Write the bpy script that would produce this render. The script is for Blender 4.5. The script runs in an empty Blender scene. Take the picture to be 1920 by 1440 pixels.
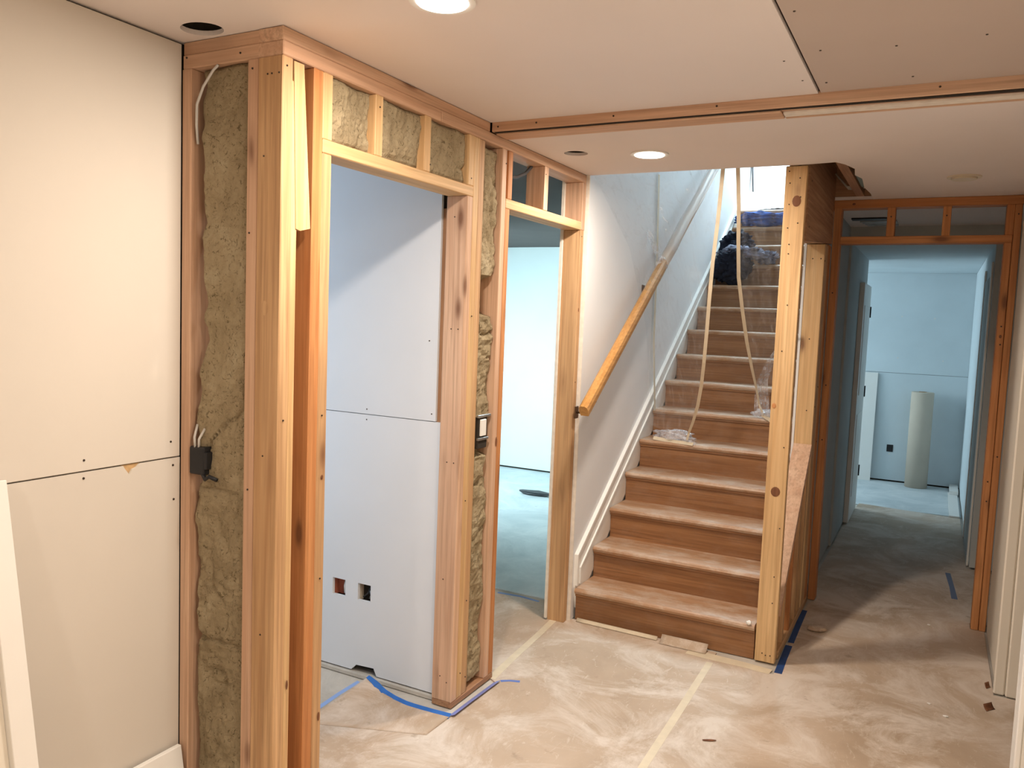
import bpy, bmesh, math, random
from mathutils import Vector, noise, geometry
random.seed(7)
S = bpy.context.scene
COL = S.collection

# ------------------------------------------------------------------ camera
def setup_camera():
    yaw, pitch, roll = math.radians(27.668), math.radians(4.685), math.radians(2.215)
    fw = Vector((-math.sin(yaw)*math.cos(pitch), math.cos(yaw)*math.cos(pitch), -math.sin(pitch)))
    rt = Vector((math.cos(yaw), math.sin(yaw), 0)); up = rt.cross(fw)
    r2 = rt*math.cos(roll)+up*math.sin(roll); u2 = up*math.cos(roll)-rt*math.sin(roll)
    cd = bpy.data.cameras.new('camera'); cam = bpy.data.objects.new('camera', cd); COL.objects.link(cam)
    from mathutils import Matrix
    m = Matrix((r2, u2, -fw)).transposed().to_4x4(); m.translation = Vector((0, 0, 1.5))
    cam.matrix_world = m
    cd.sensor_fit = 'HORIZONTAL'; cd.sensor_width = 36; cd.lens = 1515.3/1920*36; cd.clip_start = 0.05
    S.camera = cam
setup_camera()

# ------------------------------------------------------------------ world, lights, exposure
W = bpy.data.worlds.new('world'); S.world = W; W.use_nodes = True
W.node_tree.nodes['Background'].inputs[0].default_value = (0.6, 0.75, 1, 1)
W.node_tree.nodes['Background'].inputs[1].default_value = 0.02
S.view_settings.view_transform = 'Standard'; S.view_settings.look = 'None'
S.view_settings.exposure = 0.0; S.view_settings.gamma = 1; S.view_settings.use_curve_mapping = False

WARM = (1.0, 0.875, 0.745)
COOL = (0.62, 0.87, 1.0)
def area(name, loc, direction, sx, sy, power, color, shape='RECTANGLE', spread=180):
    ld = bpy.data.lights.new(name, 'AREA'); ld.energy = power; ld.color = color
    ld.shape = shape; ld.size = sx
    if shape in ('RECTANGLE', 'ELLIPSE'): ld.size_y = sy
    ld.spread = math.radians(spread)
    o = bpy.data.objects.new(name, ld); COL.objects.link(o); o.location = loc
    o.rotation_euler = Vector(direction).to_track_quat('-Z', 'Y').to_euler()
    return o
H1, H2 = 2.229, 2.193
LAMPS = [(-1.076, 1.63, H1, 21), (-1.105, 3.245, H2, 20), (-0.95, -0.55, H1, 14), (-0.02, 0.85, H1, 17)]  # last entry is an unseen lamp added to brighten the right side
for i, (x, y, z, p) in enumerate(LAMPS):
    area('downlight_lamp', (x, y, z-0.016), (0, 0, -1), 0.11, 0.11, p, WARM, 'DISK')
area('stairwell_daylight', (-1.08, 7.6, 4.55), (0, -0.35, -1), 0.8, 2.2, 190, COOL)
area('room_window_daylight', (-4.6, 5.2, 1.35), (0.75, 0.75, -0.28), 1.6, 1.0, 95, (0.66, 0.92, 1.0), spread=120)
area('closet_cool_fill', (-3.25, 2.1, 1.3), (1, 0.35, 0), 0.7, 1.3, 9, (0.62, 0.84, 1.0))  # unseen cool fill light added inside the closet
area('far_room_daylight', (-2.6, 8.1, 1.45), (1, 0, -0.05), 1.1, 1.1, 27, (0.78, 0.93, 1.0))

# ------------------------------------------------------------------ materials
def new_mat(name):
    m = bpy.data.materials.new(name); m.use_nodes = True
    nt = m.node_tree; b = nt.nodes['Principled BSDF']
    return m, nt, b
def N(nt, t, **kw):
    n = nt.nodes.new(t)
    for k, v in kw.items():
        if k.startswith('in_'):
            n.inputs[k[3:].replace('_', ' ')].default_value = v
        else: setattr(n, k, v)
    return n
def ramp(nt, fac, stops):
    r = N(nt, 'ShaderNodeValToRGB'); nt.links.new(fac, r.inputs[0])
    e = r.color_ramp.elements
    while len(e) < len(stops): e.new(0.5)
    for i, (p, c) in enumerate(stops):
        e[i].position = p; e[i].color = (*c, 1) if len(c) == 3 else c
    return r.outputs[0]
def mixc(nt, fac, a, b, mode='MIX'):
    m = N(nt, 'ShaderNodeMix', data_type='RGBA', blend_type=mode)
    for s, v in ((m.inputs[0], fac), (m.inputs[6], a), (m.inputs[7], b)):
        if isinstance(v, (int, float)): s.default_value = v
        elif isinstance(v, tuple): s.default_value = (*v, 1)
        else: nt.links.new(v, s)
    return m.outputs[2]
def bump(nt, b, h, strength=0.3, dist=0.005):
    n = N(nt, 'ShaderNodeBump'); n.inputs['Strength'].default_value = strength; n.inputs['Distance'].default_value = dist
    nt.links.new(h, n.inputs['Height']); nt.links.new(n.outputs[0], b.inputs['Normal'])
def coords(nt, scale=(1, 1, 1), rand=True):
    tc = N(nt, 'ShaderNodeTexCoord'); mp = N(nt, 'ShaderNodeMapping'); mp.inputs['Scale'].default_value = scale
    nt.links.new(tc.outputs['Object'], mp.inputs[0])
    if rand:
        oi = N(nt, 'ShaderNodeObjectInfo'); mu = N(nt, 'ShaderNodeMath', operation='MULTIPLY'); mu.inputs[1].default_value = 23.7
        nt.links.new(oi.outputs['Random'], mu.inputs[0]); cb = N(nt, 'ShaderNodeCombineXYZ')
        for i in range(3): nt.links.new(mu.outputs[0], cb.inputs[i])
        nt.links.new(cb.outputs[0], mp.inputs['Location'])
    return mp.outputs[0]
def noise_n(nt, vec, scale, detail=4, rough=0.55, dist=0.0):
    n = N(nt, 'ShaderNodeTexNoise'); n.inputs['Scale'].default_value = scale; n.inputs['Detail'].default_value = detail
    n.inputs['Roughness'].default_value = rough; n.inputs['Distortion'].default_value = dist
    nt.links.new(vec, n.inputs['Vector']); return n.outputs[0]
def wood(name, axis, light, dark, knot=(0.16, 0.06, 0.025), rough=0.65, knots=True, dust=0.0):
    m, nt, b = new_mat(name)
    sc = [26, 26, 26]; sc[axis] = 1.1
    v = coords(nt, tuple(sc)); g = noise_n(nt, v, 1.0, 5, 0.6, 0.6)
    sf_ = [85, 85, 85]; sf_[axis] = 2.2
    fine = noise_n(nt, coords(nt, tuple(sf_)), 1.0, 3, 0.6, 0.3)
    c = ramp(nt, g, [(0.32, dark), (0.47, tuple((a+b_)/2 for a, b_ in zip(light, dark))), (0.62, light)])
    c = mixc(nt, ramp(nt, fine, [(0.3, (0.8, 0.8, 0.8)), (0.58, (0, 0, 0))]), c, tuple(x*0.72 for x in dark))
    sc2 = [2.2, 2.2, 2.2]; sc2[axis] = 0.7
    big = noise_n(nt, coords(nt, tuple(sc2)), 1.5, 2)
    c = mixc(nt, ramp(nt, big, [(0.35, (0, 0, 0)), (0.7, (0.55, 0.55, 0.55))]), c, tuple(x*0.86 for x in dark))
    if knots:
        sk = [9, 9, 9]; sk[axis] = 3.0
        vo = N(nt, 'ShaderNodeTexVoronoi'); vo.inputs['Scale'].default_value = 1.0; nt.links.new(coords(nt, tuple(sk)), vo.inputs['Vector'])
        k = ramp(nt, vo.outputs['Distance'], [(0.07, (1, 1, 1)), (0.16, (0.25, 0.25, 0.25)), (0.3, (0, 0, 0))])
        vo2 = noise_n(nt, coords(nt, tuple(x*0.5 for x in sk)), 1.0, 1)
        gate = ramp(nt, vo2, [(0.44, (0, 0, 0)), (0.5, (0.85, 0.85, 0.85))])
        c = mixc(nt, mixc(nt, 1.0, k, gate, 'MULTIPLY'), c, knot)
    if dust > 0:
        d = noise_n(nt, coords(nt, (3, 5, 5)), 2.0, 6, 0.7)
        c = mixc(nt, ramp(nt, d, [(0.45, (0, 0, 0)), (0.7, (dust, dust, dust))]), c, (0.72, 0.66, 0.58))
    nt.links.new(c, b.inputs['Base Color']); b.inputs['Roughness'].default_value = rough
    bump(nt, b, g, 0.25, 0.002)
    return m
def plain(name, col, rough=0.6, metal=0.0, var=0.05, scale=3.0, bump_s=0.0, bscale=120, spec=0.3):
    m, nt, b = new_mat(name)
    v = coords(nt)
    g = noise_n(nt, v, scale, 4)
    c = ramp(nt, g, [(0.3, tuple(x*(1-var) for x in col)), (0.7, tuple(min(1, x*(1+var)) for x in col))])
    nt.links.new(c, b.inputs['Base Color']); b.inputs['Roughness'].default_value = rough; b.inputs['Metallic'].default_value = metal
    b.inputs['Specular IOR Level'].default_value = spec
    if bump_s: bump(nt, b, noise_n(nt, v, bscale, 3), bump_s, 0.002)
    return m
PINK = ((0.76, 0.52, 0.36), (0.62, 0.37, 0.235))
YELL = ((0.80, 0.56, 0.30), (0.64, 0.39, 0.18))
ORAN = ((0.66, 0.31, 0.12), (0.50, 0.19, 0.06))
TAN = ((0.70, 0.45, 0.24), (0.50, 0.28, 0.13))
BROW = ((0.52, 0.30, 0.17), (0.36, 0.18, 0.09))
WM = {}
def wm(tone, axis):
    k = (tone, axis)
    if k not in WM:
        lt, dk = dict(pink=PINK, yellow=YELL, orange=ORAN, tan=TAN, brown=BROW)[tone]
        WM[k] = wood('%s_pine_%s' % (tone, 'xyz'[axis]), axis, lt, dk)
    return WM[k]
M_wall = plain('cream_drywall', (0.665, 0.615, 0.55), 0.85, var=0.03, scale=1.4, bump_s=0.05)
M_wallr = plain('cream_painted_wall', (0.78, 0.72, 0.62), 0.7, var=0.02)
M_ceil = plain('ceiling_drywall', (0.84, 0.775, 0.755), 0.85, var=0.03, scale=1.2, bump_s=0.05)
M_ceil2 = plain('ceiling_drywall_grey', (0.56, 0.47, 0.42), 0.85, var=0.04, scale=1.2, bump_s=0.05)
M_closet = plain('cool_tinted_drywall', (0.76, 0.785, 0.83), 0.85, var=0.03, scale=1.6)  # cool cast of the light tinted into the base colour
M_stairwall = plain('painted_stair_wall', (0.76, 0.75, 0.75), 0.6, var=0.02)
M_white = plain('white_trim_paint', (0.86, 0.84, 0.80), 0.45, var=0.02)
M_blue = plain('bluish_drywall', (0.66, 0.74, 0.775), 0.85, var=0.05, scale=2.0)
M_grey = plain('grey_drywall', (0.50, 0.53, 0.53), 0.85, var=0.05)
M_soffit = plain('shade_dark_ceiling', (0.13, 0.115, 0.11), 0.9)  # shade of the barely lit ceiling put into a dark base colour
M_room2 = plain('white_drywall', (0.74, 0.80, 0.80), 0.85, var=0.02)
M_core = plain('gypsum_edge', (0.82, 0.76, 0.68), 0.9, var=0.08, scale=30)
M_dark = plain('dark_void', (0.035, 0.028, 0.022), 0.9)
M_black = plain('black_plastic', (0.02, 0.02, 0.022), 0.45)
M_hinge = plain('black_metal', (0.02, 0.02, 0.022), 0.4, 0.6)
M_metal = plain('galvanised_metal', (0.45, 0.46, 0.46), 0.35, 0.85, var=0.2, scale=12)
M_bronze = plain('dark_bronze', (0.14, 0.08, 0.045), 0.4, 0.7)
M_tape = plain('beige_masking_tape', (0.68, 0.58, 0.43), 0.6, var=0.06, scale=20)
M_btape = plain('blue_painters_tape', (0.03, 0.15, 0.52), 0.55, var=0.15, scale=20)
M_cream = plain('ceiling_disc_plastic', (0.72, 0.64, 0.50), 0.5)
M_ntape = plain('navy_painters_tape', (0.02, 0.06, 0.20), 0.6, var=0.15, scale=20)
M_nail = plain('nail_steel', (0.06, 0.045, 0.035), 0.5, 0.5)
M_knot = wood('knot_wood', 2, (0.30, 0.12, 0.05), (0.15, 0.055, 0.022), knots=False)
M_cable = plain('dark_cable', (0.06, 0.06, 0.065), 0.5)
M_wcable = plain('white_cable', (0.62, 0.60, 0.56), 0.5)
M_redcable = plain('rust_red_box', (0.42, 0.13, 0.08), 0.6)
M_roll = plain('kraft_roll_paper', (0.60, 0.52, 0.42), 0.7, var=0.05, scale=4)
M_tread = wood('dusty_stair_tread', 0, (0.55, 0.34, 0.21), (0.42, 0.23, 0.12), knots=False, rough=0.42, dust=0.5)
M_riser = wood('stained_riser', 0, (0.38, 0.185, 0.078), (0.25, 0.11, 0.043), knots=False, rough=0.5, dust=0.06)
M_rail = wood('varnished_handrail', 1, (0.66, 0.36, 0.12), (0.52, 0.25, 0.07), knots=False, rough=0.3)
M_navy = plain('navy_fabric', (0.018, 0.02, 0.035), 0.9, var=0.4, scale=8, bump_s=0.4, bscale=200)
M_greyc = plain('grey_fabric', (0.20, 0.20, 0.26), 0.9, var=0.6, scale=14, bump_s=0.4, bscale=200)
M_bluec = plain('blue_fabric', (0.045, 0.10, 0.30), 0.9, var=0.6, scale=12, bump_s=0.4, bscale=200)

def insulation_mat():
    m, nt, b = new_mat('mineral_wool')
    v = coords(nt)
    a = noise_n(nt, v, 7, 6, 0.7, 0.6); f = noise_n(nt, coords(nt, (1, 1, 1)), 70, 5, 0.75, 1.2)
    c = ramp(nt, a, [(0.3, (0.27, 0.21, 0.125)), (0.55, (0.39, 0.315, 0.20)), (0.75, (0.47, 0.40, 0.27))])
    c = mixc(nt, ramp(nt, f, [(0.34, (1, 1, 1)), (0.45, (0, 0, 0))]), c, (0.13, 0.10, 0.055))
    nt.links.new(c, b.inputs['Base Color']); b.inputs['Roughness'].default_value = 0.95
    b.inputs['Specular IOR Level'].default_value = 0.1
    bump(nt, b, f, 0.7, 0.008)
    return m
M_wool = insulation_mat()
def paper_mat():
    m, nt, b = new_mat('brown_floor_paper')
    v = coords(nt, rand=False)
    a = noise_n(nt, v, 1.7, 5, 0.6, 0.5)
    c = ramp(nt, a, [(0.3, (0.40, 0.295, 0.205)), (0.6, (0.53, 0.405, 0.30))])
    d = noise_n(nt, v, 2.8, 8, 0.72, 0.8)
    c = mixc(nt, ramp(nt, d, [(0.44, (0, 0, 0)), (0.60, (0.85, 0.85, 0.85))]), c, (0.68, 0.59, 0.51))
    s = noise_n(nt, coords(nt, (9, 3, 1), rand=False), 2.2, 6, 0.7, 2.5)
    c = mixc(nt, ramp(nt, s, [(0.58, (0, 0, 0)), (0.72, (0.6, 0.6, 0.6))]), c, (0.74, 0.66, 0.57))
    sp = noise_n(nt, v, 14, 4, 0.6)
    c = mixc(nt, ramp(nt, sp, [(0.27, (0.6, 0.6, 0.6)), (0.36, (0, 0, 0))]), c, (0.34, 0.25, 0.17))
    nt.links.new(c, b.inputs['Base Color']); b.inputs['Roughness'].default_value = 0.7
    bump(nt, b, noise_n(nt, v, 5, 5, 0.6), 0.35, 0.01)
    return m
M_paper = paper_mat()
def concrete_mat(name, lo, hi):
    m, nt, b = new_mat(name)
    v = coords(nt, rand=False)
    a = noise_n(nt, v, 2.5, 8, 0.7, 0.8)
    c = ramp(nt, a, [(0.35, lo), (0.65, hi)])
    s = noise_n(nt, v, 9, 6, 0.7)
    c = mixc(nt, ramp(nt, s, [(0.26, (0.7, 0.7, 0.7)), (0.36, (0, 0, 0))]), c, tuple(x*0.4 for x in lo))
    nt.links.new(c, b.inputs['Base Color']); b.inputs['Roughness'].default_value = 0.6
    return m
M_conc = concrete_mat('dusty_concrete', (0.42, 0.38, 0.33), (0.60, 0.56, 0.50))
M_conc2 = concrete_mat('pale_dusty_floor', (0.52, 0.58, 0.60), (0.72, 0.76, 0.77))
def plastic_mat():
    m, nt, b = new_mat('clear_plastic_sheet')
    out = nt.nodes['Material Output']
    tr = N(nt, 'ShaderNodeBsdfTransparent'); tr.inputs[0].default_value = (0.97, 0.98, 0.99, 1)
    b.inputs['Base Color'].default_value = (0.85, 0.88, 0.92, 1); b.inputs['Roughness'].default_value = 0.12
    f = noise_n(nt, coords(nt, (14, 6, 2.2)), 1.6, 6, 0.75, 1.5)
    k = ramp(nt, f, [(0.5, (0.05, 0.05, 0.05)), (0.63, (0.14, 0.14, 0.14)), (0.74, (0.5, 0.5, 0.5))])
    mx = N(nt, 'ShaderNodeMixShader'); nt.links.new(k, mx.inputs[0]); nt.links.new(tr.outputs[0], mx.inputs[1]); nt.links.new(b.outputs[0], mx.inputs[2])
    nt.links.new(mx.outputs[0], out.inputs[0]); return m
M_plastic = plastic_mat()
def cplastic_mat():
    m, nt, b = new_mat('crumpled_plastic')
    out = nt.nodes['Material Output']
    tr = N(nt, 'ShaderNodeBsdfTransparent')
    b.inputs['Base Color'].default_value = (0.85, 0.85, 0.9, 1); b.inputs['Roughness'].default_value = 0.15
    f = noise_n(nt, coords(nt, (20, 20, 20)), 1.4, 4, 0.6)
    k = ramp(nt, f, [(0.4, (0.12, 0.12, 0.12)), (0.65, (0.55, 0.55, 0.55))])
    mx = N(nt, 'ShaderNodeMixShader'); nt.links.new(k, mx.inputs[0]); nt.links.new(tr.outputs[0], mx.inputs[1]); nt.links.new(b.outputs[0], mx.inputs[2])
    nt.links.new(mx.outputs[0], out.inputs[0]); return m
M_cplastic = cplastic_mat()
def haze_mat():
    m, nt, b = new_mat('film_over_rail'); out = nt.nodes['Material Output']
    tr = N(nt, 'ShaderNodeBsdfTransparent'); b.inputs['Base Color'].default_value = (0.88, 0.9, 0.93, 1); b.inputs['Roughness'].default_value = 0.2
    mx = N(nt, 'ShaderNodeMixShader'); mx.inputs[0].default_value = 0.38; nt.links.new(tr.outputs[0], mx.inputs[1]); nt.links.new(b.outputs[0], mx.inputs[2])
    nt.links.new(mx.outputs[0], out.inputs[0]); return m
M_haze = haze_mat()
def emis(name, col, st):
    m, nt, b = new_mat(name); b.inputs['Emission Color'].default_value = (*col, 1); b.inputs['Emission Strength'].default_value = st
    b.inputs['Base Color'].default_value = (0.9, 0.9, 0.9, 1); return m
M_lens = emis('lit_lens', (1, 0.93, 0.84), 9)

# ------------------------------------------------------------------ building helpers
def origin_of(parent):
    v = Vector((0, 0, 0))
    while parent is not None:
        v += parent.location; parent = parent.parent
    return v
def link(name, me, mat, parent=None, loc=None):
    o = bpy.data.objects.new(name, me); COL.objects.link(o)
    if mat is not None and not me.materials: me.materials.append(mat)
    if parent: o.parent = parent
    if loc is not None: o.location = Vector(loc)-origin_of(parent)
    return o
def tag(o, label=None, cat=None, group=None, kind=None):
    if label: o['label'] = label
    if cat: o['category'] = cat
    if group: o['group'] = group
    if kind: o['kind'] = kind
    return o
def thing(name, loc, label, cat, group=None):
    o = bpy.data.objects.new(name, None); COL.objects.link(o); o.location = loc; o.empty_display_size = 0.1
    return tag(o, label, cat, group)
def struct_root(name):
    o = bpy.data.objects.new(name, None); COL.objects.link(o); o['kind'] = 'structure'; return o
def bm_out(name, bm, mat, parent=None, smooth=False, base=None):
    """mesh in world coordinates; for a top-level thing the origin moves to `base`"""
    off = origin_of(parent) if parent else (Vector(base) if base is not None else Vector((0, 0, 0)))
    bmesh.ops.translate(bm, verts=bm.verts, vec=-off)
    bmesh.ops.recalc_face_normals(bm, faces=bm.faces)
    me = bpy.data.meshes.new(name); bm.to_mesh(me); bm.free()
    if smooth:
        for p in me.polygons: p.use_smooth = True
    o = link(name, me, mat, parent)
    if not parent and base is not None: o.location = off
    return o
def add_box(bm, x0, x1, y0, y1, z0, z1, bev=0.0):
    r = bmesh.ops.create_cube(bm, size=1)
    for v in r['verts']:
        v.co = Vector(((x0+x1)/2+v.co.x*(x1-x0), (y0+y1)/2+v.co.y*(y1-y0), (z0+z1)/2+v.co.z*(z1-z0)))
    if bev:
        es = {e for v in r['verts'] for e in v.link_edges}
        bmesh.ops.bevel(bm, geom=list(es), offset=bev, segments=1, affect='EDGES')
    return bm
def box(name, x0, x1, y0, y1, z0, z1, mat, parent=None, bev=0.0, base=None):
    bm = bmesh.new(); add_box(bm, x0, x1, y0, y1, z0, z1, bev)
    return bm_out(name, bm, mat, parent, base=base)
def lum(name, x0, x1, y0, y1, z0, z1, tone, parent=None, base=None, axis=None):
    d = (x1-x0, y1-y0, z1-z0)
    if axis is None: axis = d.index(max(d))
    j = lambda: random.uniform(-0.0012, 0.0012)
    return box(name, x0, x1+j(), y0+j(), y1, z0, z1, wm(tone, axis), parent, 0.0025, base)
def prism(name, pts, axis, a0, a1, mat, parent=None, holes=(), base=None):
    """polygon pts (2-D, in the two remaining axes) with holes, extruded along axis a0..a1"""
    loops = [[Vector((p[0], p[1], 0)) for p in pts]] + [[Vector((p[0], p[1], 0)) for p in h] for h in holes]
    tris = geometry.tessellate_polygon(loops)
    flat = [p for l in loops for p in l]
    def to3(p, a):
        return (a, p.x, p.y) if axis == 0 else ((p.x, a, p.y) if axis == 1 else (p.x, p.y, a))
    bm = bmesh.new()
    A = [bm.verts.new(to3(p, a0)) for p in flat]; B = [bm.verts.new(to3(p, a1)) for p in flat]
    for t in tris:
        try: bm.faces.new([A[i] for i in t]); bm.faces.new([B[i] for i in reversed(t)])
        except ValueError: pass
    k = 0
    for l in loops:
        n = len(l)
        for i in range(n):
            bm.faces.new((A[k+i], A[k+(i+1) % n], B[k+(i+1) % n], B[k+i]))
        k += n
    return bm_out(name, bm, mat, parent, base=base)
def circ(cx, cy, r, n=28, ry=None, jit=0):
    ry = ry or r
    return [(cx+r*math.cos(2*math.pi*i/n)*(1+random.uniform(-jit, jit)), cy+ry*math.sin(2*math.pi*i/n)*(1+random.uniform(-jit, jit))) for i in range(n)]
def tube(name, pts, r, mat, parent=None, n=8, base=None, flat=1.0):
    bm = bmesh.new(); P = [Vector(p) for p in pts]; rings = []
    for i, p in enumerate(P):
        t = (P[min(i+1, len(P)-1)]-P[max(i-1, 0)]).normalized()
        u = t.orthogonal().normalized() if i == 0 else (u-t*u.dot(t)).normalized()
        w = t.cross(u)
        rings.append([bm.verts.new(p+(u*math.cos(2*math.pi*k/n)+w*flat*math.sin(2*math.pi*k/n))*r) for k in range(n)])
    for a, b in zip(rings, rings[1:]):
        for k in range(n): bm.faces.new((a[k], a[(k+1) % n], b[(k+1) % n], b[k]))
    bm.faces.new(rings[0]); bm.faces.new(rings[-1])
    return bm_out(name, bm, mat, parent, smooth=True, base=base)
def ribbon(name, pts, widths, mat, parent=None, side=(1, 0, 0), base=None, thick=0.0006):
    """thin tape along pts, width in direction side"""
    bm = bmesh.new(); P = [Vector(p) for p in pts]; sd = Vector(side).normalized()
    if not isinstance(widths, (list, tuple)): widths = [widths]*len(P)
    rows = []
    for i, p in enumerate(P):
        t = (P[min(i+1, len(P)-1)]-P[max(i-1, 0)]).normalized(); s = (sd-t*sd.dot(t)).normalized(); nn = t.cross(s)
        w = widths[i]/2
        rows.append([bm.verts.new(p+s*a*w+nn*b*thick) for a, b in ((-1, -1), (1, -1), (1, 1), (-1, 1))])
    for a, b in zip(rows, rows[1:]):
        for k in range(4): bm.faces.new((a[k], a[(k+1) % 4], b[(k+1) % 4], b[k]))
    bm.faces.new(rows[0]); bm.faces.new(rows[-1])
    return bm_out(name, bm, mat, parent, base=base)
# small fixings share one mesh per facing direction
DISC = {}
def dot(name, loc, facing, parent, r=0.003, mat=None, proud=0.0012):
    """nail or screw head: shallow disc facing '+x' '-y' '-z'"""
    mat = mat or M_nail; key = (facing, r, mat.name)
    if key not in DISC:
        bm = bmesh.new(); bmesh.ops.create_cone(bm, cap_ends=True, segments=8, radius1=r, radius2=r*0.8, depth=proud*2)
        d = {'+x': (1, 0, 0), '-y': (0, -1, 0), '-z': (0, 0, -1), '-x': (-1, 0, 0), '+z': (0, 0, 1)}[facing]
        q = Vector((0, 0, 1)).rotation_difference(Vector(d))
        for v in bm.verts: v.co = q @ v.co
        me = bpy.data.meshes.new(name); bm.to_mesh(me); bm.free(); me.materials.append(mat); DISC[key] = me
    o = bpy.data.objects.new(name, DISC[key]); COL.objects.link(o); o.parent = parent; o.location = Vector(loc)-origin_of(parent)
    return o
def sheet(name, fn, nu, nv, mat, parent=None, base=None, thick=0.0, smooth=True):
    """grid surface fn(u,v)->xyz, u,v in 0..1"""
    bm = bmesh.new(); g = [[bm.verts.new(fn(i/nu, j/nv)) for j in range(nv+1)] for i in range(nu+1)]
    for i in range(nu):
        for j in range(nv): bm.faces.new((g[i][j], g[i+1][j], g[i+1][j+1], g[i][j+1]))
    if thick:
        bmesh.ops.recalc_face_normals(bm, faces=bm.faces)
        bmesh.ops.solidify(bm, geom=bm.faces[:], thickness=thick)
    return bm_out(name, bm, mat, parent, smooth=smooth, base=base)

# ================================================================== THE SETTING
XW, XB, XL = -1.547, -1.636, -1.922      # room face / back face of the long stud wall, left wall face
Y1 = 1.611
# floor slabs
fl = struct_root('floor')
box('concrete_slab', -5, 3.2, -3, 9.3, -0.12, -0.004, M_conc, fl)
box('pale_floor_area', -4.6, -1.64, 3.86, 7.12, -0.004, 0.001, M_conc2, fl)
box('pale_floor_area', -2.7, 0.27, 7.55, 8.93, -0.004, 0.0008, M_conc2, fl)
# brown paper laid on the floor: two runs
p1 = prism('paper_run', [(-1.545, -2.55), (-0.80, -2.55), (-0.80, 3.655), (-1.05, 3.655), (-1.06, 3.672), (-1.53, 3.672), (-1.62, 3.64), (-1.66, 3.84), (-2.1, 3.80), (-2.3, 2.9), (-1.64, 2.9), (-1.545, 2.86),
      (-1.512, 2.84), (-1.515, 2.505), (-1.54, 2.35), (-1.958, 2.18), (-1.96, 2.0), (-1.96, 1.85), (-1.545, 1.82)], 2, -0.004, 0.0015, M_paper)
tag(p1, 'brown protective paper run covering the floor left of the beige seam tape', 'floor paper')
p2 = prism('paper_run', [(-0.80, -2.55), (0.295, -2.55), (0.295, 2.96), (1.40, 2.96), (1.40, 3.86), (0.31, 3.86), (0.31, 4.68), (0.248, 4.68), (0.248, 4.78), (0.86, 4.80), (0.86, 5.89), (0.262, 5.90), (0.258, 7.5), (-0.515, 7.6), (-0.555, 6.68), (-0.555, 5.89), (-0.565, 4.78), (-0.505, 4.77), (-0.505, 4.68), (-0.53, 4.6), (-0.53, 3.56), (-0.80, 3.56)], 2, -0.004, 0.0015, M_paper)
tag(p2, 'brown protective paper run right of the beige seam tape, reaching into the hallway', 'floor paper')

# ceilings: near sheets at H1, lower sheet beyond the flat joist at H2
cl = struct_root('ceiling')
prism('drywall_sheet', [(-2.0, -2.6), (-0.382, -2.6), (-0.386, 2.705), (-2.0, 2.705)], 2, H1, H1+0.013, M_ceil, cl,
      holes=[circ(-1.782, 1.556, 0.062, ry=0.048), circ(-1.076, 1.63, 0.07)])
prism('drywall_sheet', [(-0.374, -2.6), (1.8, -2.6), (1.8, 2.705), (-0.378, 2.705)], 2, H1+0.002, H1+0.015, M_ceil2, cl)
hole = [(-0.632, 3.66), (-0.543, 3.655), (-0.43, 3.63), (-0.40, 3.69), (-0.372, 3.80), (-0.385, 3.95), (-0.362, 4.05), (-0.372, 4.3), (-0.357, 4.5), (-0.36, 4.66), (-0.632, 4.66)]
far = [(-1.547, 2.79), (0.9, 2.79), (0.9, 5.9), (-0.632, 5.9), (-0.632, 4.66), (-0.36, 4.66), (-0.357, 4.5), (-0.372, 4.3), (-0.362, 4.05), (-0.385, 3.95), (-0.372, 3.80), (-0.40, 3.69), (-0.43, 3.63), (-0.543, 3.648), (-1.547, 3.648)]
prism('drywall_sheet', far, 2, H2, H2+0.013, M_ceil, cl, holes=[circ(-1.395, 3.155, 0.050, ry=0.05), circ(-1.105, 3.245, 0.07)])
# low ceiling at the far end of the hallway with its drop face
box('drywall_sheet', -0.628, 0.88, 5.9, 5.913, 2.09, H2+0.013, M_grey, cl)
box('drywall_sheet', -0.628, 0.88, 5.913, 7.3, 2.09, 2.103, M_blue, cl)
box('drywall_sheet', -2.8, 0.2745, 7.301, 8.93, 2.09, 2.103, M_blue, cl)
# ceiling over the other room and the closet
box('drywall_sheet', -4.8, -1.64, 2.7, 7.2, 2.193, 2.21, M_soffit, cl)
box('drywall_sheet', -3.4, -1.64, 1.72, 2.69, 2.193, 2.21, M_closet, cl)
# subfloor boards and joists above
sf = struct_root('trim_1')
for i, y in enumerate([3.70, 3.86, 4.02, 4.18, 4.34, 4.50]):
    box('subfloor_board', -0.9 if y > 3.6 else -2, 1.8, y, y+0.152, 2.40, 2.42, wm('tan', 0), sf)
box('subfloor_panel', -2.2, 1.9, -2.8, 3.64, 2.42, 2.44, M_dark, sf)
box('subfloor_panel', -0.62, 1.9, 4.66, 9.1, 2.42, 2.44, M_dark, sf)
box('ceiling_joist', -0.44, -0.40, 3.65, 4.66, 2.206, 2.40, wm('brown', 1), sf)
box('ceiling_joist', -2.2, -0.60, 3.60, 3.64, 2.206, 2.42, wm('brown', 0), sf)
box('blocking', -0.632, 0.9, 4.66, 4.70, 2.206, 2.42, wm('brown', 0), sf)

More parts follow.
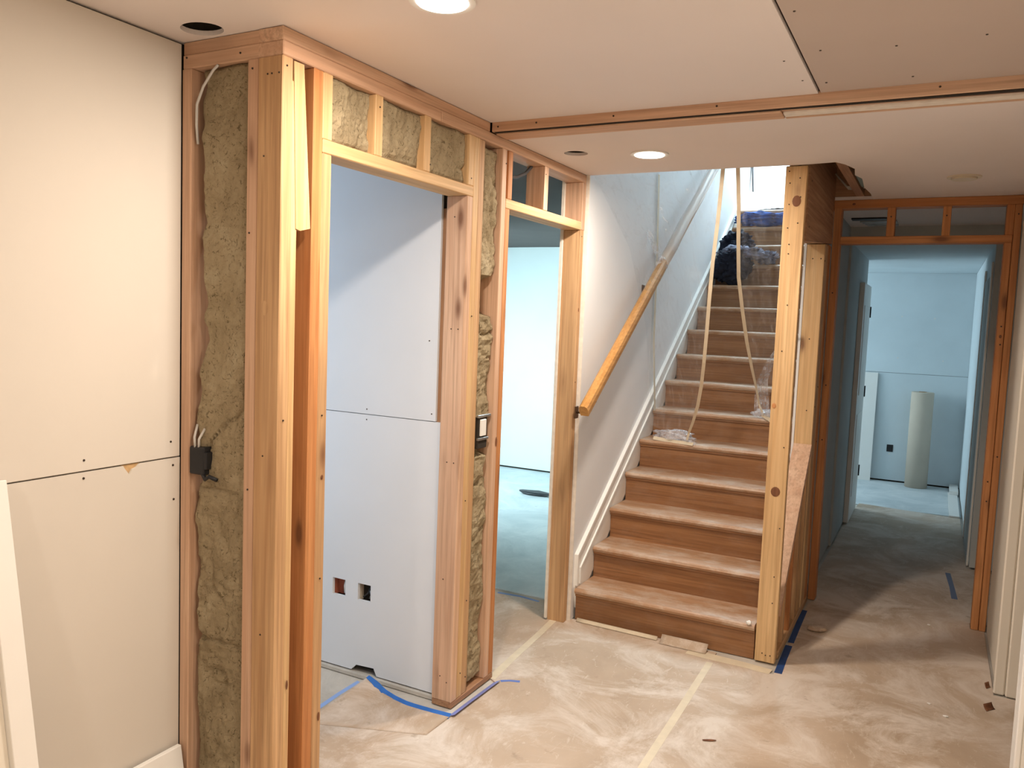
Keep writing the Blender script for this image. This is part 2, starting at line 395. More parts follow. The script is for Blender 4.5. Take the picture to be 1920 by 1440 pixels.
# left wall: two drywall sheets with a screwed seam
wl = struct_root('wall_left')
box('drywall_sheet', XL-0.013, XL, -2.6, Y1-0.002, 1.064, H1-0.006, M_wall, wl, 0.0015)
prism('drywall_sheet', [(-2.6, 0.02), (Y1-0.002, 0.02), (Y1-0.002, 1.0605), (1.475, 1.0605), (1.465, 1.052), (1.452, 1.048), (1.443, 1.035), (1.43, 1.052), (1.425, 1.0605), (-2.6, 1.0605)], 0, XL-0.013, XL-0.0005, M_wall, wl)
box('torn_paper_patch', XL-0.010, XL-0.005, 1.42, 1.48, 1.03, 1.062, plain('torn_gypsum', (0.55, 0.36, 0.18), 0.9, var=0.2, scale=40), wl)
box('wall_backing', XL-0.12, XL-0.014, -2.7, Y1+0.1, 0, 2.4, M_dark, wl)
for y, z in ((1.311, 1.092), (1.310, 1.045), (1.577, 1.109), (1.585, 1.040), (1.588, 0.94)): dot('screw', (XL+0.0005, y, z), '+x', wl, 0.0035)
dot('screw', (XL+0.0005, 0.85, 1.1), '+x', wl, 0.0035); dot('screw', (XL+0.0005, 0.85, 1.03), '+x', wl, 0.0035)
# rear walls of the room behind the photographer
wb = struct_root('wall_back')
box('wall_panel', -2.1, 1.9, -2.72, -2.6, 0, 2.42, M_wall, wb)
# right wall: ends at a doorway just right of the frame
wr = struct_root('wall_right')
box('wall_panel', 0.315, 0.42, -2.6, 2.93, 0, H1+0.01, M_wallr, wr)
box('wall_panel', 0.335, 0.42, 3.90, 4.64, 0.012, H2, M_wallr, wr)
box('drywall_sheet', 0.318, 0.335, 3.90, 4.64, 0.018, H2-0.002, M_wallr, wr)
box('wall_panel', 0.335, 0.42, 2.93, 3.90, 2.02, H2+0.02, M_wallr, wr)
box('wall_panel', 1.5, 1.6, -2.6, 6.0, 0, 2.4, M_wallr, wr)
box('wall_panel', 0.42, 1.6, 4.64, 4.78, 0, 2.4, M_wallr, wr)
d1 = struct_root('door_1')
box('door_casing', 0.308, 0.350, 3.878, 3.90, 0.0, H2-0.01, M_wallr, d1, 0.006)
box('door_jamb', 0.351, 0.42, 3.868, 3.90, 0.0, H2-0.012, M_wallr, d1, 0.006)
box('door_jamb', 0.297, 0.42, 2.93, 2.955, 0.0, 2.05, M_white, d1, 0.003)
box('door_casing', 0.297, 0.315, 2.85, 2.93, 0.0, 2.05, M_white, d1, 0.004)

# closet behind opening one
wc = struct_root('wall_closet')
hx = [(-2.166, -2.099), (-2.034, -1.969)]
holes = [[(a, 0.322), (b, 0.322), (b, 0.392), (a, 0.392)] for a, b in hx]
prism('drywall_sheet', [(-3.4, 0.02), (-2.06, 0.02), (-2.035, 0.045), (-1.945, 0.05), (-1.93, 0.02), (-1.637, 0.02), (-1.637, 1.0895), (-3.4, 1.0895)], 1, 2.588, 2.601, M_closet, wc, holes=holes)
box('drywall_sheet', -3.4, -1.682, 2.588, 2.601, 1.092, 2.185, M_closet, wc, 0.001)
for x, z in ((-2.01, 1.112), (-2.01, 1.07), (-1.70, 1.12), (-1.72, 1.4)): dot('screw', (x, 2.5875, z), '-y', wc, 0.003)
lum('stud', -1.70, -1.637, 2.602, 2.69, 0.02, 1.90, 'brown', wc)
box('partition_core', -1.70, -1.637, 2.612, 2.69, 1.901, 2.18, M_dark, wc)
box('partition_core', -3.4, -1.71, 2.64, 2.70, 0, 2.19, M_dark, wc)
box('sill_strip', -3.4, -1.64, 2.575, 2.64, 0, 0.014, M_conc, wc)
box('closet_left_panel', -3.45, -3.4, 1.5, 2.7, 0, 2.2, M_closet, wc)
box('closet_near_panel', -3.45, -1.93, 1.70, 1.72, 0, 2.2, M_closet, wc)

# room two, beyond opening two
w2 = struct_root('wall_far_room')
box('drywall_sheet', -4.7, -1.64, 7.10, 7.115, 0.018, 2.19, M_room2, w2)
box('drywall_sheet', -4.75, -4.68, 2.6, 7.2, 0, 2.2, M_room2, w2)
box('drywall_sheet', -4.7, -1.71, 2.701, 2.714, 0.01, 2.19, M_room2, w2)
box('drywall_sheet', -1.649, -1.636, 3.585, 7.1, 0.01, 2.19, M_core, w2)
box('wall_base_gap', -4.7, -1.64, 7.116, 7.15, 0, 0.02, M_dark, w2)

# stairwell walls
ws = struct_root('wall_stairwell')
box('drywall_sheet', -1.547, -1.532, 3.650, 4.686, 0.0, 4.8, M_stairwall, ws, 0.001)
box('drywall_sheet', -1.547, -1.5325, 4.689, 7.29, 0.0, 4.8, M_stairwall, ws, 0.001)
box('drywall_sheet', -1.547, -1.5325, 7.29, 9.0, 2.2, 4.8, M_stairwall, ws, 0.001)
box('drywall_sheet', -1.60, -0.5, 9.0, 9.05, 2.3, 4.8, M_stairwall, ws)
box('drywall_sheet', -0.645, -0.633, 4.400, 6.78, 0.0, 1.945, M_stairwall, ws)
box('drywall_sheet', -0.645, -0.60, 3.64, 9.0, 2.44, 4.8, M_stairwall, ws)
box('drywall_sheet', -0.645, -0.633, 4.70, 6.78, 1.945, 2.44, M_stairwall, ws)
box('drywall_sheet', -1.60, -0.6, 3.60, 3.64, 2.44, 4.8, M_stairwall, ws)
box('drywall_sheet', -1.60, -0.6, 3.6, 9.05, 4.8, 4.82, M_stairwall, ws)
box('landing_floor', -1.53, -0.645, 6.79, 9.0, 2.40, 2.44, wm('brown', 0), ws)
box('drywall_corner_bead', -1.556, -1.532, 3.642, 3.650, 0.0, H2, M_core, ws)

# hallway walls
wh = struct_root('wall_hallway')
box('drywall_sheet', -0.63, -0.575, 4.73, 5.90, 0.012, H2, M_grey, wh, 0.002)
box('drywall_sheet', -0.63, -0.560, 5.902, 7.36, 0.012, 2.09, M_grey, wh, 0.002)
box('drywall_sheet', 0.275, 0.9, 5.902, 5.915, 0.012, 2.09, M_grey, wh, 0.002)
box('drywall_sheet', 0.275, 0.30, 5.916, 8.93, 0.012, 2.09, M_blue, wh, 0.002)
bh = [(-0.390, 0.300), (-0.328, 0.300), (-0.328, 0.376), (-0.390, 0.376)]
prism('drywall_sheet', [(-2.8, 0.016), (0.275, 0.016), (0.275, 1.096), (-2.8, 1.096)], 1, 8.93, 8.943, M_blue, wh)
box('drywall_sheet', -2.8, 0.275, 8.93, 8.943, 1.099, 2.09, M_blue, wh, 0.001)
box('wall_base_gap', -2.8, 0.275, 8.944, 8.96, 0, 0.02, M_dark, wh)
box('drywall_sheet', -2.9, -2.8, 7.3, 9.0, 0, 2.1, M_blue, wh)
box('drywall_sheet', -2.9, -0.63, 7.30, 7.36, 0, 2.1, M_blue, wh)
for x, z in ((-0.35, 1.25), (0.05, 1.24), (-0.05, 1.65), (-0.34, 1.66), (-0.36, 0.28)): dot('screw', (x, 8.929, z), '-y', wh, 0.006, M_core)
box('closing_panel', 0.88, 0.9, 4.7, 5.95, 0, 2.2, M_grey, wh)

# ================================================================== LUMBER: stud wall facing the camera (left, insulated)
t = thing('stud_wall', (-1.73, Y1+0.045, 0), 'narrow insulated stud wall section between the cream drywall and the corner post', 'stud wall')
def stud(name, x0, x1, y0, y1, z0, z1, tone, p=None): return lum(name, x0, x1, y0, y1, z0, z1, tone, p)
stud('stud', XL+0.001, -1.884, Y1, Y1+0.089, 0.038, 2.155, 'pink', t)
stud('stud', -1.673, -1.636, Y1, Y1+0.089, 0.038, 2.155, 'pink', t)
lum('top_plate', XL+0.001, -1.62, Y1, Y1+0.089, 2.155, 2.193, 'pink', t)
lum('top_plate', XL+0.001, -1.62, Y1+0.002, Y1+0.089, 2.193, H1-0.001, 'pink', t)
lum('bottom_plate', XL+0.001, -1.636, Y1, Y1+0.089, 0.0, 0.038, 'tan', t)
for x, z in ((-1.905, 2.185), (-1.70, 2.175), (-1.655, 2.13), (-1.66, 1.7), (-1.655, 1.0)): dot('nail_head', (x, Y1-0.0005, z), '-y', t)

# long stud wall with the two rough openings
t = thing('stud_wall', (XW-0.045, 2.6, 0), 'long stud wall with two rough door openings left of the staircase', 'stud wall')
stud('corner_stud', XB+0.002, XW, Y1, Y1+0.038, 0.0, 2.155, 'tan', t)
stud('stud', XB+0.01, XW-0.003, Y1+0.038, 1.675, 0.0, 2.10, 'yellow', t)
stud('king_stud', XB, XW, 1.730, 1.768, 0.0, 2.155, 'orange', t)
stud('jack_stud', XB, XW, 1.768, 1.807, 0.0, 1.936, 'tan', t)
stud('cripple_stud', XB, XW, 1.768, 1.807, 1.974, 2.155, 'yellow', t)
lum('header', XB, XW, 1.768, 2.588, 1.936, 1.974, 'yellow', t)
stud('cripple_stud', XB, XW, 2.000, 2.038, 1.974, 2.155, 'yellow', t)
stud('cripple_stud', XB, XW, 2.264, 2.302, 1.974, 2.155, 'yellow', t)
stud('cripple_stud', XB, XW, 2.550, 2.588, 1.974, 2.155, 'yellow', t)
stud('jack_stud', XB, XW, 2.550, 2.588, 0.024, 1.936, 'pink', t)
stud('king_stud', XB, XW, 2.588, 2.626, 0.024, 2.155, 'yellow', t)
stud('stud', XB, XW-0.002, 2.627, 2.668, 0.024, 2.155, 'tan', t)
lum('bottom_plate', XB, XW-0.001, 2.550, 2.876, 0.0, 0.024, 'brown', t)
stud('king_stud', XB, XW, 2.800, 2.838, 0.024, 2.155, 'pink', t)
stud('jack_stud', XB, XW-0.002, 2.839, 2.877, 0.024, 1.930, 'orange', t)
stud('cripple_stud', XB, XW, 2.852, 2.890, 1.968, 2.155, 'orange', t)
lum('header', XB, XW, 2.839, 3.600, 1.930, 1.968, 'yellow', t)
stud('cripple_stud', XB, XW, 3.180, 3.218, 1.968, 2.155, 'pink', t)
stud('jack_stud', XB, XW, 3.595, 3.633, 0.0, 1.930, 'tan', t)
stud('king_stud', XB, XW, 3.600, 3.638, 1.930, 2.155, 'pink', t)
lum('top_plate', XB, XW, Y1, 2.36, 2.155, 2.1925, 'pink', t)
lum('top_plate', XB, XW+0.001, 2.362, 3.638, 2.155, 2.1925, 'pink', t)
lum('top_plate', XB, XW-0.002, Y1, 2.70, 2.193, H1-0.001, 'pink', t)
for y, z in ((1.625, 2.13), (1.63, 1.2), (2.57, 2.0), (2.30, 2.0), (2.02, 2.12), (2.605, 1.5), (2.605, 0.8), (2.64, 0.4), (2.83, 2.1), (3.19, 2.12), (3.61, 1.9), (3.61, 1.2), (2.61, 0.12), (2.65, 0.09), (1.785, 1.2), (1.79, 0.72)):
    dot('nail_head', (XW+0.0008, y, z), '+x', t, 0.0028)
for x, z in ((-1.56, 2.11), (-1.60, 2.11), (-1.585, 2.11), (-1.61, 1.9), (-1.60, 1.1), (-1.60, 0.6)): dot('nail_head', (x, Y1-0.0008, z), '-y', t, 0.0028)
for x, z in ((-1.60, 1.86), (-1.60, 1.45), (-1.57, 1.45), (-1.60, 0.95), (-1.57, 0.95), (-1.60, 0.5), (-1.60, 0.12), (-1.57, 0.10)): dot('nail_head', (x, 2.5492, z), '-y', t, 0.0028)
# tilted scrap strip on the corner studs
s = prism('scrap_strip', [(1.652, 2.150), (1.690, 2.150), (1.724, 1.722), (1.685, 1.712), (1.668, 1.716)], 0, XW-0.020, XW-0.001, wm('yellow', 2), base=(XW-0.01, 1.68, 1.95))
tag(s, 'tilted pale wood scrap strip nailed high inside the corner post', 'wood strip')
# knots on jamb studs
def knot(parent, plane, c, ra, rb, mat=None):
    n = 14; bm = bmesh.new()
    vs = []
    for k, sc in ((0, 1.0), (1, 0.62)):
        ring = []
        for i in range(n):
            a = 2*math.pi*i/n; u = ra*sc*math.cos(a); w = rb*sc*math.sin(a)
            h = 0.0009+0.0008*k
            ring.append(bm.verts.new((c[0]+u, c[1]-h, c[2]+w) if plane == '-y' else (c[0]+h, c[1]+u, c[2]+w)))
        vs.append(ring)
    for i in range(n): bm.faces.new((vs[0][i], vs[0][(i+1) % n], vs[1][(i+1) % n], vs[1][i]))
    bm.faces.new(vs[1])
    return bm_out('knot', bm, mat or M_knot, parent)
for y, z, a, b in ((1.790, 1.02, 0.005, 0.007), (1.795, 0.30, 0.005, 0.014), (2.832, 1.0, 0.008, 0.02), (1.66, 0.45, 0.004, 0.014), (3.61, 1.55, 0.006, 0.01)):
    knot(t, '+x', (XW, y, z), a, b)
knot(t, '-y', (-1.60, Y1, 1.5), 0.012, 0.02, wm('tan', 2))

# ---------- insulation batts
def batt(label, ax, a0, a1, z0, z1, depth0, depth1, amp=0.010, left_rag=0.0, voids=()):
    """ax 1: faces -y at depth0 ; ax 0: faces +x at depth0; depth1 = back plane"""
    nu = max(6, int((a1-a0)/0.010)); nv = max(8, int((z1-z0)/0.010)); sd = random.uniform(0, 50)
    bm = bmesh.new(); F = []; B = []
    for i in range(nu+1):
        rf, rb = [], []
        for j in range(nv+1):
            u = i/nu; z = z0+(z1-z0)*j/nv
            a = a0+(a1-a0)*u
            if left_rag and u < 0.5:
                a += (0.5-u)*2*left_rag*max(0, 0.6+1.3*noise.noise(Vector((sd, 0, z*3.1)))+0.5*noise.noise(Vector((sd, 5, z*14))))
            n = noise.noise(Vector((a*9+sd, z*6, 0)))*1.1+noise.noise(Vector((a*30+sd, z*22, 3)))*0.7+noise.noise(Vector((a*70, z*60+sd, 7)))*0.45
            cr = noise.noise(Vector((a*5+sd, z*4.5, 9)))          # creases
            d = amp*n - amp*1.3*max(0, 1-abs(cr)*22)*max(0, min(1, 3*noise.noise(Vector((a*3, z*3, sd)))+0.3))
            edge = min(u, 1-u)*(a1-a0); edz = min(j, nv-j)/nv*(z1-z0)
            e = min(edge, edz); d -= max(0, 0.012-e)*0.9
            for (vz0, vz1, vd) in voids:
                if vz0 < z < vz1: d -= vd*min(1, (z-vz0)/0.015, (vz1-z)/0.015)
            if ax == 1: rf.append(bm.verts.new((a, depth0-d, z))); rb.append(bm.verts.new((a, depth1, z)) if i in (0, nu) or j in (0, nv) else None)
            else: rf.append(bm.verts.new((depth0+d, a, z))); rb.append(bm.verts.new((depth1, a, z)) if i in (0, nu) or j in (0, nv) else None)
        F.append(rf); B.append(rb)
    for i in range(nu):
        for j in range(nv): bm.faces.new((F[i][j], F[i+1][j], F[i+1][j+1], F[i][j+1]))
    for i in range(nu):
        for j in (0, nv): bm.faces.new((F[i][j], F[i+1][j], B[i+1][j], B[i][j]))
    for j in range(nv):
        for i in (0, nu): bm.faces.new((F[i][j], F[i][j+1], B[i][j+1], B[i][j]))
    base = ((a0+a1)/2, (depth0+depth1)/2, z0) if ax == 1 else ((depth0+depth1)/2, (a0+a1)/2, z0)
    o = bm_out('insulation_batt', bm, M_wool, base=base)
    return tag(o, label, 'insulation', 'mineral wool batts in the stud walls')
batt('tall lower mineral wool batt beside the cream drywall, below the torn joint', 1, -1.883, -1.675, 0.040, 0.985, Y1+0.016, Y1+0.085, 0.011, 0.02, voids=((0.525, 0.545, 0.02), (0.10, 0.112, 0.012)))
batt('tall upper mineral wool batt beside the cream drywall, reaching the top plate', 1, -1.883, -1.675, 0.975, 2.154, Y1+0.014, Y1+0.085, 0.009, 0.045)
batt('mineral wool piece over the first opening, nearest the corner post', 0, 1.809, 1.999, 1.976, 2.154, XW-0.016, XB+0.004, 0.012)
batt('mineral wool piece over the first opening, in the middle bay', 0, 2.040, 2.263, 1.976, 2.154, XW-0.016, XB+0.004, 0.009)
batt('mineral wool piece over the first opening, in the bay nearest the staircase', 0, 2.304, 2.549, 1.976, 2.154, XW-0.014, XB+0.004, 0.011)
batt('narrow mineral wool strip stuffed between the two openings', 0, 2.670, 2.799, 0.040, 2.14, XW-0.018, XB+0.004, 0.014, voids=((1.50, 1.66, 0.05), (0.95, 1.11, 0.05)))

# electrical bits in the stud walls
t = thing('junction_box', (-1.845, Y1-0.003, 1.02), 'black plastic electrical box in the insulation beside the cream drywall', 'electrical box')
bm = bmesh.new(); add_box(bm, -1.880, -1.820, Y1-0.006, Y1+0.04, 1.018, 1.098, 0.004); bm_out('box_body', bm, M_black, t)
box('mounting_ear', -1.825, -1.812, Y1-0.004, Y1+0.02, 1.035, 1.085, M_black, t, 0.002)
tube('cable', [(-1.860, Y1-0.001, 1.095), (-1.862, Y1-0.002, 1.125), (-1.866, Y1+0.012, 1.16)], 0.0035, M_wcable, t)
tube('cable', [(-1.846, Y1, 1.095), (-1.845, Y1-0.001, 1.12), (-1.838, Y1+0.014, 1.15)], 0.0035, M_wcable, t)
tube('cable', [(-1.83, Y1, 1.022), (-1.815, Y1-0.004, 1.008), (-1.80, Y1-0.004, 1.018), (-1.775, Y1+0.002, 1.010)], 0.006, M_black, t)
o = tube('cable', [(-1.785, Y1+0.003, 2.154), (-1.80, Y1-0.001, 2.14), (-1.835, Y1-0.003, 2.10), (-1.862, Y1-0.001, 2.055), (-1.869, Y1+0.004, 2.0), (-1.872, Y1+0.012, 1.95)], 0.006, M_wcable, base=(-1.83, Y1, 2.0), flat=0.6)
tag(o, 'flat pale electrical cable bending over the insulation near the top plate', 'cable')
t = thing('switch_box', (-1.57, 2.735, 0.97), 'small open metal switch box in the narrow insulation between the openings', 'electrical box')
box('box_body', -1.60, -1.556, 2.700, 2.770, 0.985, 1.115, M_dark, t, 0.002)
box('switch_plate', -1.557, -1.549, 2.710, 2.752, 1.035, 1.10, M_white, t, 0.002)
box('metal_bracket', -1.560, -1.551, 2.690, 2.790, 1.108, 1.118, M_metal, t, 0.001)
box('metal_bracket', -1.560, -1.551, 2.695, 2.775, 1.018, 1.028, M_metal, t, 0.001)
o = tube('cable', [(-1.62, 2.895, 2.075), (-1.62, 2.98, 2.078), (-1.62, 3.06, 2.09), (-1.615, 3.13, 2.118), (-1.61, 3.17, 2.15), (-1.61, 3.18, 2.165)], 0.007, M_cable, base=(-1.62, 3.0, 2.07))
tag(o, 'dark cable drooping under the top plate above the second opening', 'cable')
# boxes behind the cut-outs in the closet wall
t = thing('outlet_box', (-2.132, 2.62, 0.32), 'rust-red outlet box in the left cut-out of the closet wall', 'electrical box')
box('box_back', -2.17, -2.095, 2.628, 2.632, 0.315, 0.40, M_redcable, t)
box('box_side', -2.172, -2.166, 2.602, 2.63, 0.315, 0.40, M_redcable, t)
tube('cable', [(-2.115, 2.61, 0.33), (-2.113, 2.605, 0.36), (-2.118, 2.62, 0.385)], 0.006, M_white, t)
t = thing('outlet_box', (-2.00, 2.62, 0.32), 'grey outlet box with black wires in the right cut-out of the closet wall', 'electrical box')
box('box_back', -2.038, -1.965, 2.628, 2.632, 0.315, 0.40, M_dark, t)
box('box_side', -2.040, -2.034, 2.602, 2.63, 0.315, 0.40, M_roll, t)
tube('cable', [(-2.02, 2.61, 0.33), (-1.995, 2.606, 0.35), (-1.985, 2.61, 0.375), (-1.978, 2.62, 0.385)], 0.004, M_black, t)
tube('cable', [(-1.99, 2.61, 0.328), (-1.98, 2.606, 0.345), (-1.99, 2.61, 0.37)], 0.003, M_metal, t)

# ---------- flat joist across the ceiling
t = thing('ceiling_joist', (-0.6, 2.75, H2), 'long flat wooden joist crossing the ceiling between the two ceiling levels', 'wooden beam')
lum('beam', XW, 0.9, 2.705, 2.787, H2+0.002, H1+0.010, 'pink', t)
lum('furring_strip', XW+0.01, -0.50, 2.724, 2.812, H2-0.007, H2+0.001, 'pink', t)
box('gap_shade_strip', XW+0.01, 0.9, 2.710, 2.723, H2-0.0005, H2+0.001, M_dark, t)  # solid dark strips painted in for the shade of the gap
prism('gap_shade_strip', [(-0.495, 2.724), (0.9, 2.724), (0.9, 2.748), (-0.3, 2.730)], 2, H2-0.0005, H2+0.001, M_dark, t)
box('gypsum_strip', -0.495, 0.9, 2.750, 2.798, H2-0.005, H2+0.001, M_core, t)
box('furring_strip', -0.495, 0.9, 2.799, 2.814, H2-0.007, H2-0.001, wm('pink', 0), t)
for x, z in ((-1.52, 2.212), (-1.36, 2.215), (-1.06, 2.215), (-0.70, 2.218), (-0.05, 2.218)): dot('nail_head', (x, 2.7045, z), '-y', t, 0.0035)
for p in ((-0.41, 2.55), (-0.35, 2.6), (-0.43, 2.35), (-0.33, 2.3), (-0.15, 2.33), (0.05, 2.32), (-0.35, 2.0), (-0.12, 2.62), (0.2, 2.6)):
    dot('screw', (p[0], p[1], H1 if p[0] < -0.38 else H1+0.0015), '-z', cl, 0.0035)

# ---------- downlights
def ring(name, cx, cy, z0, z1, r0, r1, mat, parent, n=32):
    bm = bmesh.new(); L = []
    for r, z in ((r0, z0), (r1, z0), (r1, z1), (r0, z1)):
        L.append([bm.verts.new((cx+r*math.cos(2*math.pi*i/n), cy+r*math.sin(2*math.pi*i/n), z)) for i in range(n)])
    for k in range(4):
        for i in range(n): bm.faces.new((L[k][i], L[k][(i+1) % n], L[(k+1) % 4][(i+1) % n], L[(k+1) % 4][i]))
    return bm_out(name, bm, mat, parent, smooth=False)
def disc(name, cx, cy, z0, z1, r, mat, parent, n=32, base=None):
    bm = bmesh.new(); bmesh.ops.create_cone(bm, cap_ends=True, segments=n, radius1=r*0.96, radius2=r, depth=z1-z0)
    bmesh.ops.translate(bm, verts=bm.verts, vec=(cx, cy, (z0+z1)/2)); return bm_out(name, bm, mat, parent, base=base)
dl = ['lit round downlight at the top edge, over the first opening', 'lit round downlight in front of the staircase']
for (x, y, z, p), lab in zip(LAMPS[:2], dl):
    t = thing('downlight', (x, y, z), lab, 'ceiling light', 'lit ceiling downlights')
    ring('trim_ring', x, y, z-0.006, z-0.0002, 0.062, 0.078, M_white, t)
    disc('lens', x, y, z-0.009, z-0.0008, 0.0615, M_lens, t)
    disc('housing', x, y, z+0.001, z+0.045, 0.066, M_metal, t)
t = thing('ceiling_disc', (0.047, 4.104, H2), 'unlit cream round cover on the ceiling before the hallway frame', 'ceiling fixture')
disc('cover_disc', 0.047, 4.104, H2-0.014, H2-0.0005, 0.052, M_cream, t)
ring('trim_ring', 0.047, 4.104, H2-0.006, H2-0.0003, 0.053, 0.068, M_cream, t)
# cans seen through the open holes
def can(cx, cy, z, rx, ry, lab):
    bm = bmesh.new(); n = 28; R = [[bm.verts.new((cx+rx*math.cos(2*math.pi*i/n), cy+ry*math.sin(2*math.pi*i/n), zz)) for i in range(n)] for zz in (z, z+0.10)]
    for i in range(n): bm.faces.new((R[0][i], R[0][(i+1) % n], R[1][(i+1) % n], R[1][i]))
    bm.faces.new(R[1]); o = bm_out('ceiling_can', bm, M_dark, base=(cx, cy, z)); tag(o, lab, 'ceiling can')
can(-1.782, 1.556, H1+0.0135, 0.070, 0.055, 'dark open ceiling hole beside the corner of the stud walls')
can(-1.395, 3.155, H2+0.0135, 0.056, 0.056, 'small dark ceiling hole left of the lit downlight by the stairs')

# ================================================================== STAIRCASE
R_, T_, Y0, SX0, SX1 = 0.163, 0.2228, 3.658, -1.520, -0.640
t = thing('staircase', (-1.08, 3.68, 0), 'worn brown wooden staircase climbing straight up to the bright landing', 'staircase')
for k in range(15):
    y = Y0+T_*k; z = R_*(k+1); xr = SX1 if k else -0.640
    z0 = R_*k
    box('riser', SX0, xr, y+0.022, y+0.036, max(0.0, z0-0.004), z-0.028, M_riser, t)
    bm = bmesh.new(); d = T_+0.03 if k < 14 else 0.16
    prof = [(y+0.008, z), (y+d, z), (y+d, z-0.028), (y+0.006, z-0.028), (y+0.0, z-0.020), (y-0.003, z-0.013), (y+0.001, z-0.005)]
    rows = [[bm.verts.new((x, a, b)) for a, b in prof] for x in (SX0, xr)]
    n = len(prof)
    for i in range(n): bm.faces.new((rows[0][i], rows[0][(i+1) % n], rows[1][(i+1) % n], rows[1][i]))
    bm.faces.new(rows[0]); bm.faces.new(rows[1])
    bm_out('tread', bm, M_tread, t)
    box('cove_strip', SX0, xr, y+0.012, y+0.022, z-0.040, z-0.028, M_riser, t)
prism('stringer', [(3.70, 0.0), (3.70, 0.10), (6.80, 2.38), (6.80, 1.9), (4.1, 0.0)], 0, -0.640, -0.634, M_riser, t)
# skirt board on the left wall with a two-line moulding
t = thing('skirt_board', (-1.527, 3.66, 0), 'white moulded skirt board following the stairs along the left wall', 'skirt board')
def zt(y): return 0.333+0.703*(y-3.668)
prism('board', [(3.668, 0.165), (3.668, zt(3.668)), (6.8, zt(6.8)), (6.8, 2.30), (3.70, 0.05)], 0, -1.532, -1.522, M_white, t)
def strip(off, w, x1):
    return prism('moulding', [(3.668+off*0.6, 0.175), (3.668+off*0.6, zt(3.668)-off), (6.8, zt(6.8)-off), (6.8, zt(6.8)-off-w*1.2), (3.668+off*0.6+w, zt(3.668)-off-w*0.5), (3.668+off*0.6+w, 0.175)], 0, -1.522, x1, M_white, t)
strip(0.0, 0.014, -1.512); strip(0.075, 0.012, -1.514)
# handrail
t = thing('handrail', (-1.45, 3.5, 1.05), 'golden wooden handrail rising along the left stair wall', 'handrail')
def hz(y): return 1.075+0.7035*(y-3.50)
bm = bmesh.new(); rows = []
prof = [(-0.020, -0.028), (0.020, -0.028), (0.024, 0.0), (0.021, 0.020), (0.010, 0.029), (-0.010, 0.029), (-0.021, 0.020), (-0.024, 0.0)]
for y in (3.50, 6.9):
    rows.append([bm.verts.new((-1.45+a, y+(-b*0.57), hz(y)+b*0.82)) for a, b in prof])
for i in range(8): bm.faces.new((rows[0][i], rows[0][(i+1) % 8], rows[1][(i+1) % 8], rows[1][i]))
bm.faces.new(rows[0]); bm.faces.new(rows[1]); bm_out('rail', bm, M_rail, t)
def bracket(y):
    z = hz(y)-0.045
    b = box('bracket', -1.462, -1.438, y-0.02, y+0.03, z+0.008, z+0.016, M_bronze, t, 0.002)
    tube('bracket_arm', [(-1.45, y, z+0.010), (-1.455, y, z-0.03), (-1.49, y, z-0.045), (-1.530, y, z-0.045)], 0.006, M_bronze, b)
    box('wall_plate', -1.532, -1.526, y-0.02, y+0.02, z-0.075, z-0.015, M_bronze, b, 0.002)
bracket(3.60); bracket(4.50); bracket(5.9)

# post and header at the stair corner
t = thing('wooden_post', (-0.588, 3.677, 0), 'full-height pale pine post with two large knots at the foot of the stairs', 'wooden post')
lum('post_board', -0.632, -0.543, 3.658, 3.696, 0.006, H2-0.001, 'yellow', t)
lum('backing_board', -0.630, -0.553, 3.697, 3.735, 0.006, H2-0.001, 'tan', t)
knot(t, '-y', (-0.580, 3.658, 2.043), 0.018, 0.024); knot(t, '-y', (-0.588, 3.658, 0.781), 0.020, 0.022)
knot(t, '-y', (-0.618, 3.658, 1.16), 0.009, 0.012, wm('orange', 2))
for x, z in ((-0.617, 2.17), (-0.572, 2.14), (-0.612, 2.12), (-0.61, 2.03), (-0.565, 2.06), (-0.61, 1.93), (-0.57, 1.95), (-0.60, 1.82), (-0.60, 1.86), (-0.60, 1.40), (-0.565, 0.98), (-0.56, 0.62), (-0.57, 0.40), (-0.60, 0.045), (-0.585, 0.038), (-0.565, 0.040), (-0.57, 0.28), (-0.59, 1.6)):
    dot('nail_head', (x, 3.6574, z), '-y', t, 0.0032)
t = thing('stair_header', (-0.585, 4.1, 1.90), 'reddish header beam running back from the post under the broken ceiling', 'wooden beam')
hp = [(3.737, 1.882), (4.655, 1.958), (4.655, H2+0.16), (3.737, H2+0.16)]
prism('header_board', hp, 0, -0.581, -0.543, wm('brown', 1), t)
prism('header_board', hp, 0, -0.632, -0.594, wm('tan', 1), t)
for y, z in ((3.80, 2.15), (3.80, 1.95), (4.55, 2.1)): dot('nail_head', (-0.5425, y, z), '+x', t, 0.0035)
# studs between header and hallway frame, sloped plate under them
t = thing('stair_side_framing', (-0.588, 4.3, 0), 'stud framing with a sloping plate along the right side of the stairs', 'stud wall')
stud('stud', -0.632, -0.543, 4.400, 4.438, 0.0, 1.934, 'yellow', t)
stud('stud', -0.632, -0.546, 4.440, 4.54, 0.0, 1.938, 'tan', t)
stud('stud', -0.632, -0.543, 4.542, 4.64, 0.0, 1.945, 'orange', t)
bm = bmesh.new()
for z_, dz in ((0, 0),):
    a, b = (3.700, 0.215), (4.399, 0.905)
    for x in (-0.632, -0.543):
        pass
prism('sloped_plate', [(3.737, 0.252), (4.399, 0.905), (4.399, 0.852), (3.737, 0.199)], 0, -0.632, -0.543, wm('pink', 1), t)
stud('cripple_stud', -0.632, -0.546, 3.84, 3.878, 0.038, 0.299, 'tan', t)
stud('cripple_stud', -0.632, -0.546, 4.02, 4.058, 0.038, 0.477, 'orange', t)
stud('cripple_stud', -0.632, -0.546, 4.19, 4.228, 0.038, 0.644, 'tan', t)
stud('cripple_stud', -0.632, -0.546, 4.34, 4.378, 0.038, 0.792, 'tan', t)
